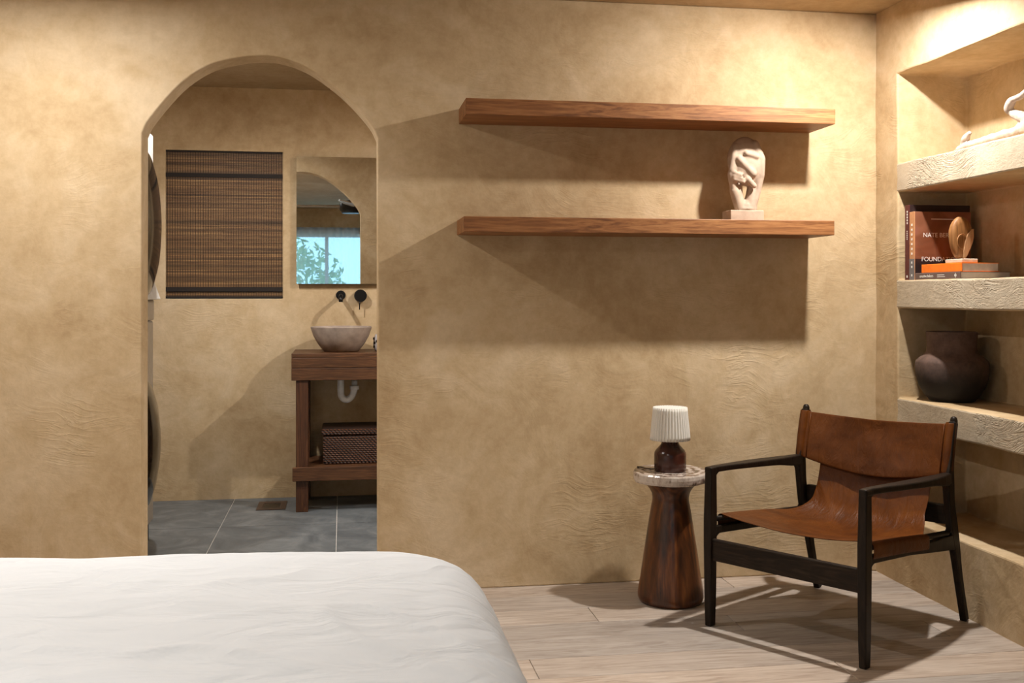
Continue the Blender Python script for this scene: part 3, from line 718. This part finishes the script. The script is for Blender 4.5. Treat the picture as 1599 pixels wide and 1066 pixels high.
# ------------------------------------------------------------------ bed
bd = empty('bed', (-.80, 1.72, 0), 0, 'low bed under the white duvet in the foreground', 'bed')
boxes('bed_base', [(-1.08, .98, -.74, .74, .0, .28)], M['vanity_wood'], bd, .01)
boxes('mattress', [(-1.08, .98, -.74, .74, .28, .50)], M['mattress'], bd, .06)
def duvet():
    x0, x1, y0, y1, rc = -1.87, .340, .82, 2.655, .30
    cx, cy = -.72, 1.72; out = []
    def corner(px, py, a0):
        for k in range(40): a = a0 + PI / 2 * k / 39; out.append((px + rc * math.cos(a), py + rc * math.sin(a)))
    def edge(ax, ay, bx, by, k):
        for i in range(1, k): out.append((ax + (bx - ax) * i / k, ay + (by - ay) * i / k))
    corner(x1 - rc, y1 - rc, 0); edge(x1 - rc, y1, x0 + rc, y1, 110)
    corner(x0 + rc, y1 - rc, PI / 2); edge(x0, y1 - rc, x0, y0 + rc, 60)
    corner(x0 + rc, y0 + rc, PI); edge(x0 + rc, y0, x1 - rc, y0, 110)
    corner(x1 - rc, y0 + rc, 1.5 * PI); edge(x1, y0 + rc, x1, y1 - rc, 80)
    n = len(out); R = .15; V = []; rings = []
    for j in range(58): rings.append(('top', j / 57))
    for j in range(1, 11): rings.append(('arc', j / 10))
    for j in range(1, 13): rings.append(('side', j / 12))
    F = []
    for kind, t in rings:
        for (x, y) in out:
            dx, dy = x - cx, y - cy; L = math.hypot(dx, dy); ux, uy = dx / L, dy / L
            # outward direction approximated by nearest side of the rounded rectangle
            nx = max(0, abs(x - (x0 + x1) / 2) - ((x1 - x0) / 2 - rc)) * math.copysign(1, dx); ny = max(0, abs(y - (y0 + y1) / 2) - ((y1 - y0) / 2 - rc)) * math.copysign(1, dy)
            q = math.hypot(nx, ny) or 1; nx /= q; ny /= q
            ix, iy = x - nx * R, y - ny * R
            if kind == 'top': px, py, pz, nn = cx + (ix - cx) * t, cy + (iy - cy) * t, .62, (0, 0, 1)
            elif kind == 'arc':
                a = t * PI / 2; px, py, pz = ix + nx * R * math.sin(a), iy + ny * R * math.sin(a), .62 - R + R * math.cos(a); nn = (nx * math.sin(a), ny * math.sin(a), math.cos(a))
            else: px, py, pz = x + nx * .02 * t, y + ny * .02 * t, .47 - .36 * t; nn = (nx, ny, 0)
            if py > 1.6: py += max(0, (-.05 - px)) * .085 * (py - 1.6)
            p = Vector((px, py, pz))
            q1 = noise.noise((px * 2.1, py * 2.1, pz * 2)) * .006 + noise.noise((px * 6 + py * 4, py * 4, 5)) * .004
            wv = p.copy(); wv += nvec(p * 2.3) * .22
            rr = 1 - min(1, abs(noise.noise((wv.x * 5 + wv.y * 3.2, wv.y * 1.6 - wv.x * .8, wv.z * 3))) * 4.5)
            mk = max(0, noise.noise((px * 1.9 + 7, py * 1.9, pz)) + .25)
            disp = q1 + .013 * rr ** 2 * mk * (1 if py < 2.3 else max(0, 1 - (py - 2.3) * 5)) + .0022 * noise.noise((wv.x * 12, wv.y * 7, wv.z * 7))
            if kind == 'side': disp += .02 * t * math.sin((px - py) * 14)
            V.append(p + Vector(nn) * disp)
    m_ = len(rings)
    for j in range(m_ - 1):
        for i in range(n): F.append((j * n + i, j * n + (i + 1) % n, (j + 1) * n + (i + 1) % n, (j + 1) * n + i))
    me = pydata('duvet', V, F); bm = bmesh.new(); bm.from_mesh(me); bmesh.ops.remove_doubles(bm, verts=bm.verts, dist=1e-4); bm.to_mesh(me); bm.free()
    o = link('duvet', me, M['linen'], smooth=True); tag(o, 'rumpled white linen duvet spread over the bed in the foreground', 'duvet')
duvet()

# ------------------------------------------------------------------ niche things
# bleached branch on the top niche shelf
NB = 1.782
br = empty('driftwood_branch', (2.42, 3.62, NB), 0, 'bleached twisted driftwood branch lying in the top wall niche', 'driftwood')
bm = bmesh.new()
def limb(pts, rads):
    P = catmull(pts, 6); k = len(pts) - 1
    rr = [rads[min(k, int(i / 6))] * (1 - (i / 6) % 1) + rads[min(k, int(i / 6) + 1)] * ((i / 6) % 1) for i in range(len(P))]
    rr = [r * (1 + .35 * noise.noise(p * 38)) for r, p in zip(rr, P)]
    V, F = tube_data([p + nvec(p * 22) * .006 for p in P], rr, 12); vs = [bm.verts.new(v) for v in V]
    for f in F: bm.faces.new([vs[i] for i in f])
limb([(.0, .27, .010), (-.01, .20, .018), (-.02, .10, .020), (-.03, .0, .022), (-.02, -.10, .026), (.0, -.20, .034), (.0, -.32, .032)], [.008, .015, .016, .018, .022, .028, .026])
limb([(-.01, .205, .018), (-.012, .185, .04), (-.018, .165, .058), (-.012, .150, .072)], [.013, .014, .013, .008])
limb([(-.018, .165, .058), (-.02, .140, .066)], [.010, .006])
limb([(.0, -.22, .04), (.0, -.165, .075), (.0, -.105, .100), (-.01, -.092, .122), (-.01, -.115, .146), (-.01, -.160, .156), (0, -.205, .170), (.0, -.26, .150), (.01, -.31, .155)], [.024, .019, .016, .0155, .015, .013, .016, .016, .012])
limb([(.0, -.10, .02), (.01, -.16, .07), (.0, -.22, .09), (.01, -.30, .085)], [.012, .016, .022, .02])
remesh('branch_wood', bm, M['branch'], br, .0035, 1)

# books and carved disc in the second niche
NB = 1.284
def upright(name, x0, x1, y0, y1, hgt, cover, spine, label):
    e = empty(name, ((x0 + x1) / 2, (y0 + y1) / 2, NB), 0, label, 'book', 'books in the wall niche'); hx, hy = (x1 - x0) / 2, (y1 - y0) / 2
    boxes('page_block', [(-hx + .006, hx - .004, -hy + .0035, hy - .0035, .004, hgt - .004)], M['page'], e)
    box('front_cover', -hx + .003, hx, -hy, -hy + .003, 0, hgt, cover, e, .0008); box('back_cover', -hx + .003, hx, hy - .003, hy, 0, hgt, cover, e, .0008)
    box('spine', -hx, -hx + .004, -hy, hy, 0, hgt, spine, e, .0015)
    return e, hx, hy
RX = Matrix.Rotation(PI / 2, 4, 'X')                                  # text facing -y
RS = Matrix(((0, 0, -1, 0), (-1, 0, 0, 0), (0, 1, 0, 0), (0, 0, 0, 1)))   # text facing -x, reading towards the viewer
e, hx, hy = upright('tall_book', 2.345, 2.622, 4.1035, 4.1385, .315, M['cover_dark'], M['cover_maroon'], 'tallest dark upright book with maroon spine, rearmost in the niche')
marks = [(-hx - .0004, -hx, -.004, .004, z, z + l) for z, l in ((.295 - i * .011, .007) for i in range(7))] + [(-hx - .0004, -hx, -.003, .003, z, z + .004) for z in (.205 - i * .008 for i in range(5))] + [(-hx - .0004, -hx, -.006, .006, .012, .022)] if False else [(-hx - .0004, -hx, -.004, .002, .235 + .012 * i, .243 + .012 * i) for i in range(5)] + [(-hx - .0004, -hx, -.002, .002, .17 + .008 * i, .175 + .008 * i) for i in range(5)] + [(-hx - .0004, -hx, -.004, .004, .010, .020)]
tag(boxes('spine_print', marks, M['ink_white'], e), kind='stuff')
e, hx, hy = upright('design_book', 2.345, 2.600, 4.063, 4.1025, .284, M['cover_terra'], M['cover_tan'], 'upright terracotta book with white capital lettering, in front of the tallest book')
box('cover_band', -hx + .003, hx, -hy - .0006, -hy, 0, .088, M['cover_dark'], e, 0)
box('spine_band', -hx - .0006, -hx, -hy, hy, 0, .088, M['cover_grey'], e, 0)
text_mesh('cover_lettering', 'NATE BERKUS', .026, M['ink_white'], e, Matrix.Translation((-hx + .038, -hy - .0008, .178)) @ RX)
text_mesh('cover_lettering', 'FOUNDATIONS', .026, M['ink_white'], e, Matrix.Translation((-hx + .030, -hy - .0014, .078)) @ RX)
boxes('cover_lettering', [(-hx + .075, -hx + .185, -hy - .0005, -hy, .252, .2545)], M['ink_white'], e)
tag(boxes('spine_print', [(-hx - .0012, -hx, -.004, .004, z, z + .009) for z in [.015, .05, .068] + [.105 + .020 * i for i in range(7)]], M['ink_white'], e), kind='stuff')
def flat(name, x0, x1, y0, y1, z0, z1, cover, label, tilt=0):
    e = empty(name, ((x0 + x1) / 2, (y0 + y1) / 2, z0), tilt, label, 'book', 'books in the wall niche'); hx, hy, t = (x1 - x0) / 2, (y1 - y0) / 2, z1 - z0
    boxes('page_block', [(-hx + .003, hx - .004, -hy + .003, hy - .003, .0025, t - .0025)], M['page'], e)
    box('back_cover', -hx + .002, hx, -hy, hy, 0, .0025, cover, e, .0006); box('front_cover', -hx + .002, hx, -hy, hy, t - .0025, t, cover, e, .0006)
    box('spine', -hx, -hx + .005, -hy, hy, 0, t, cover, e, .002)
    return e, hx, hy, t
e, hx, hy, t = flat('flat_book', 2.345, 2.560, 3.735, 4.058, NB, NB + .0275, M['cover_brown'], 'brown flat book with white spine lettering, lying under the orange book')
text_mesh('spine_lettering', 'creative bakers', .0165, M['ink_white'], e, Matrix.Translation((-hx - .0006, hy - .035, .009)) @ RS)
boxes('spine_lettering', [(-hx - .0005, -hx, hy - .215, hy - .165, .016, .0185), (-hx - .0005, -hx, hy - .22, hy - .165, .009, .0112)], M['ink_white'], e)
boxes('spine_emblem', [(-hx - .0005, -hx, hy - .293, hy - .290, .005, .023), (-hx - .0005, -hx, hy - .298, hy - .285, .010, .018)], M['ink_white'], e)
flat('flat_book', 2.352, 2.512, 3.738, 4.022, NB + .0275, NB + .062, M['cover_orange'], 'thick bright orange book lying on top of the brown flat book')
bl = box('display_block', 2.362, 2.43, 3.75, 3.865, NB + .062, NB + .078, M['block_cream'], None, .003); tag(bl, 'small cream block on the orange book, under the carved wooden disc', 'block')
# carved wooden leaf-like disc standing on the block
lf = empty('carved_wood_disc', (2.402, 3.825, NB + .078), .1, 'leaf-shaped carved wooden disc standing on the cream block, in front of the books', 'sculpture')
OUT = [(745, 685), (680, 660), (630, 560), (605, 440), (605, 340), (640, 250), (700, 192), (760, 183), (820, 215), (865, 270), (890, 330), (888, 420), (872, 490), (840, 560), (800, 640)]
CUT = [(888, 322), (852, 332), (800, 390), (765, 480), (748, 580), (744, 668), (765, 680), (800, 640), (840, 560), (873, 490), (890, 420)]
K = 1 / (7.617 * 396)
op = [(p.x, p.y) for p in catmull([((x - 745) * K, (685 - z) * K, 0) for x, z in OUT + OUT[:1]], 4)][:-1]
n = len(op); V, F = [], []
for sc_, y_ in ((.94, .012), (1, .006), (1, -.006), (.93, -.013), (.7, -.017), (0.0, -.019)):
    for x, z in op: V.append((x * sc_, y_, .083 + (z - .083) * sc_))
for j in range(5):
    for i in range(n): F.append((j * n + i, j * n + (i + 1) % n, (j + 1) * n + (i + 1) % n, (j + 1) * n + i))
F.append(tuple(range(n)))
me = pydata('disc', V, F); bm = bmesh.new(); bm.from_mesh(me); bmesh.ops.remove_doubles(bm, verts=bm.verts, dist=1e-5); bm.to_mesh(me); bm.free()
link('disc', me, M['leafwood'], lf, smooth=True)
cut = [((x - 745) * K, (685 - z) * K) for x, z in CUT]
m_ = len(cut); V = [(x, -.021, z) for x, z in cut] + [(x, -.004, z) for x, z in cut]
F = [tuple(range(m_)), tuple(range(2 * m_ - 1, m_ - 1, -1))] + [(i, (i + 1) % m_, m_ + (i + 1) % m_, m_ + i) for i in range(m_)]
link('pale_facet', pydata('pale_facet', V, F), M['leafwood_cut'], lf, bevel=.002)
ring = [(-.004 + .026 * math.cos(a) , -.0215, .068 + .030 * math.sin(a)) for a in [.3 * PI + i * PI * 1.25 / 20 for i in range(21)]]
tube('carved_groove', ring, [.0008 + .0022 * math.sin(PI * i / 20) for i in range(21)], M['leafwood'], lf, 8)

# clay pot in the third niche
pt = empty('clay_pot', (2.492, 4.028, .783), .4, 'dark clay pot with wide neck in the third wall niche', 'pot')
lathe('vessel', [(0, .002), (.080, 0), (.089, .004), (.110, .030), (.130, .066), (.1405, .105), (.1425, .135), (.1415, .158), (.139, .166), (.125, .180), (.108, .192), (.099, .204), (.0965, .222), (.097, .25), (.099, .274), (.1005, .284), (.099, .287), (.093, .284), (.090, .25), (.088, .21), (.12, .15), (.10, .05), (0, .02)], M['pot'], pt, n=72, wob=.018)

# ------------------------------------------------------------------ bathroom
VY0, VY1, VX0, VX1 = 6.05, 6.515, -.280, .95
vn = empty('vanity', ((VX0 + VX1) / 2, (VY0 + VY1) / 2, 0), 0, 'open dark wooden bathroom vanity with thick top and lower shelf', 'vanity')
cx, cy = (VX0 + VX1) / 2, (VY0 + VY1) / 2
def vbox(nm, x0, x1, y0, y1, z0, z1, m): return box(nm, x0 - cx, x1 - cx, y0 - cy, y1 - cy, z0, z1, m, vn, .003)
vbox('top', VX0, VX1, VY0, VY1, .868, .893, M['vanity_wood'])
vbox('apron_board', VX0, VX1, VY0, VY0 + .03, .812, .868, M['vanity_wood']); vbox('apron_board', VX0, VX1, VY0, VY0 + .03, .741, .8105, M['vanity_wood'])
vbox('apron_board', VX0, VX0 + .03, VY0 + .031, VY1, .741, .868, M['vanity_wood']); vbox('apron_board', VX1 - .03, VX1, VY0 + .031, VY1, .741, .868, M['vanity_wood'])
for x in (VX0 + .024, VX1 - .094):
    for y in (VY0 + .01, VY1 - .08): vbox('leg', x, x + .068, y, y + .068, 0, .741, M['vanity_wood_z'])
vbox('lower_shelf', VX0 + .02, VX1 - .02, VY0 + .035, VY1 - .005, .222, .250, M['vanity_wood'])
vbox('shelf_edge', VX0 + .006, VX1 - .006, VY0 - .010, VY0 + .009, .176, .254, M['vanity_wood'])
bs = lathe('vessel_basin', [(0, .001), (.095, 0), (.105, .006), (.135, .045), (.160, .09), (.1755, .135), (.177, .142), (.172, .145), (.165, .140), (.145, .09), (.11, .04), (0, .02)], M['stone_basin'], None, (-.004, 6.262, .893), 72, .01); tag(bs, 'round grey stone vessel basin standing on the vanity', 'basin')
ft = empty('wall_faucet', (.05, BY, 1.215), 0, 'black wall-mounted faucet with round lever handle above the basin', 'faucet')
def ydisc(nm, x, z, r, y0, y1, m): lathe(nm, [(0, 0), (r * .94, 0), (r, .003), (r, y1 - .003), (r * .94, y1), (0, y1)], m, ft, (x, -y0, z), 40, rot=(PI / 2, 0, 0))
ydisc('spout_rosette', -.057, .006, .029, .001, .012, M['black']); ydisc('handle_rosette', .061, .003, .038, .001, .05, M['black'])
tube('spout', [(-.057, -.01, .002), (-.057, -.09, .002), (-.057, -.15, .0), (-.057, -.168, -.006), (-.057, -.174, -.02), (-.057, -.175, -.034)], .0125, M['black'], ft, 16)
tube('lever', [(.058, -.044, -.02), (.056, -.046, -.045), (.055, -.047, -.082)], [.004, .0038, .0035], M['black'], ft, 10)
mr = empty('wall_mirror', (.13, BY, 1.290), 0, 'large frameless mirror on the bathroom wall above the basin', 'mirror')
boxes('mirror_back', [(-.395, .395, -.036, -.004, .004, .762)], M['black'], mr); boxes('mirror_pane', [(-.4, .4, -.041, -.036, 0, .766)], M['mirror'], mr)
pt2 = empty('drain_trap', (-.007, 6.27, .60), 0, 'white plastic drain trap hanging under the vanity', 'pipe')
tube('trap_pipe', [(.0, 0, .264)] + catmull([(0, 0, .14), (0, 0, .06), (.006, 0, .025), (.035, 0, .008), (.065, 0, .03), (.078, 0, .07), (.080, 0, .09)], 5), .0195, M['white_plastic'], pt2, 16)
lathe('slip_nut', [(.0, .0), (.027, 0), (.027, .022), (0, .022)], M['white_plastic'], pt2, (.079, 0, .068), 16)
tube('wall_pipe', [(.08, .0, .10), (.08, .04, .115), (.08, .24, .118)], .017, M['white_plastic'], pt2, 14)
bk = empty('wicker_basket', (.16, 6.30, .250), 0, 'lidded brown wicker basket on the lower shelf of the vanity', 'basket')
box('basket_body', -.268, .268, -.15, .15, 0, .165, M['wicker'], bk, .012); box('basket_lid', -.276, .276, -.158, .158, .168, .205, M['wicker'], bk, .010)
cp = empty('spotted_cup', (.232, 6.24, .893), 0, 'small pale cup with dark spots beside the stone basin', 'cup')
cb_ = lathe('cup_body', [(0, .001), (.035, 0), (.045, .01), (.052, .04), (.048, .075), (.040, .098), (.036, .100), (.044, .07), (.046, .04), (0, .012)], M['page'], cp, None, 32)
for (a, z) in ((-2.6, .05), (-2.9, .075), (-2.75, .028), (-2.2, .06), (-1.8, .035), (-1.4, .06), (-1.0, .04)):
    lathe('dark_spot', [(0, .0), (.008, .0), (.009, .002), (0, .004)], M['black'], cp, (.0505 * math.cos(a), .0505 * math.sin(a), z), 12, rot=(0, PI / 2, a))

# bamboo roman blind in the bathroom window
bn = empty('bamboo_blind', (-.6935, BY + .0095, 1.203), 0, 'woven brown bamboo blind with dark bands in the bathroom window', 'blind')
HW, HH = .3385, .879; V, F = [], []; nr = 92; rs = random.Random(3)
for k in range(nr):
    z0 = HH * k / nr; z1 = z0 + HH / nr * rs.uniform(.80, .95); y0 = rs.uniform(-.0015, .0015)
    v, f = boxdata(-HW, HW, y0 - .003, y0 + .003, z0, z1); q = len(V); V += v; F += [tuple(i + q for i in g) for g in f]
reeds = tag(link('bamboo_reeds', pydata('bamboo_reeds', V, F), M['reed'], bn), kind='stuff')
ta = reeds.data.attributes.new('tone', 'FLOAT', 'POINT'); tv = [rs.betavariate(1.6, 2.6) for _ in range(nr)]
for k, d_ in enumerate(ta.data): d_.value = tv[k // 8]
tag(boxes('woven_threads', [(x - .0012, x + .0012, -.0052, .006, 0, HH) for x in [-HW + .007 + i * (2 * HW - .014) / 45 for i in range(46)]], M['cord'], bn), kind='stuff')
boxes('backing_cloth', [(-HW, HW, .007, .009, 0, HH)], M['band'], bn)
for z0, z1, y in ((.722, .746, -.004), (.040, .066, -.004), (.0, .012, -.005)): boxes('dark_band', [(-HW - .001, HW + .001, y - .006, .006, z0, z1)], M['band'], bn)
boxes('valance_edge', [(-HW, HW, -.008, .008, HH - .008, HH)], M['band'], bn)

# stacked washer and dryer at the left of the bathroom
wt = empty('laundry_tower', (-1.28, 5.12, 0), 0, 'white stacked washer and dryer with large dark glass doors, left in the bathroom', 'washing machine')
FX = .351                                              # face, measured from the tower's centre
box('dryer_body', -.33, FX, -.37, .37, 1.20, 2.02, M['white_enamel'], wt, .012)
box('washer_body', -.33, FX, -.37, .37, .10, 1.095, M['shaded_washer_grey'], wt, .012)
box('base_plinth', -.32, FX - .02, -.36, .36, 0, .10, M['black'], wt, .004)
box('control_panel', -.33, FX + .004, -.37, .37, 1.097, 1.20, M['shaded_washer_grey'], wt, .008)
V = [(FX, -.37, 1.2), (FX + .036, -.37, 1.2), (FX + .004, -.37, 1.29), (FX, .37, 1.2), (FX + .036, .37, 1.2), (FX + .004, .37, 1.29)]
link('panel_lip', pydata('panel_lip', V, [(0, 1, 2), (3, 5, 4), (0, 3, 4, 1), (1, 4, 5, 2), (0, 2, 5, 3)]), M['white_enamel'], wt, bevel=.004)
for z, r in ((1.555, .352), (.525, .305)):
    lathe('glass_door', [(r, 0), (r, .02), (r * .94, .036), (r * .75, .056), (r * .45, .074), (r * .15, .082), (0, .083)], M['black_glass'], wt, (FX, 0, z), 64, rot=(0, PI / 2, 0))
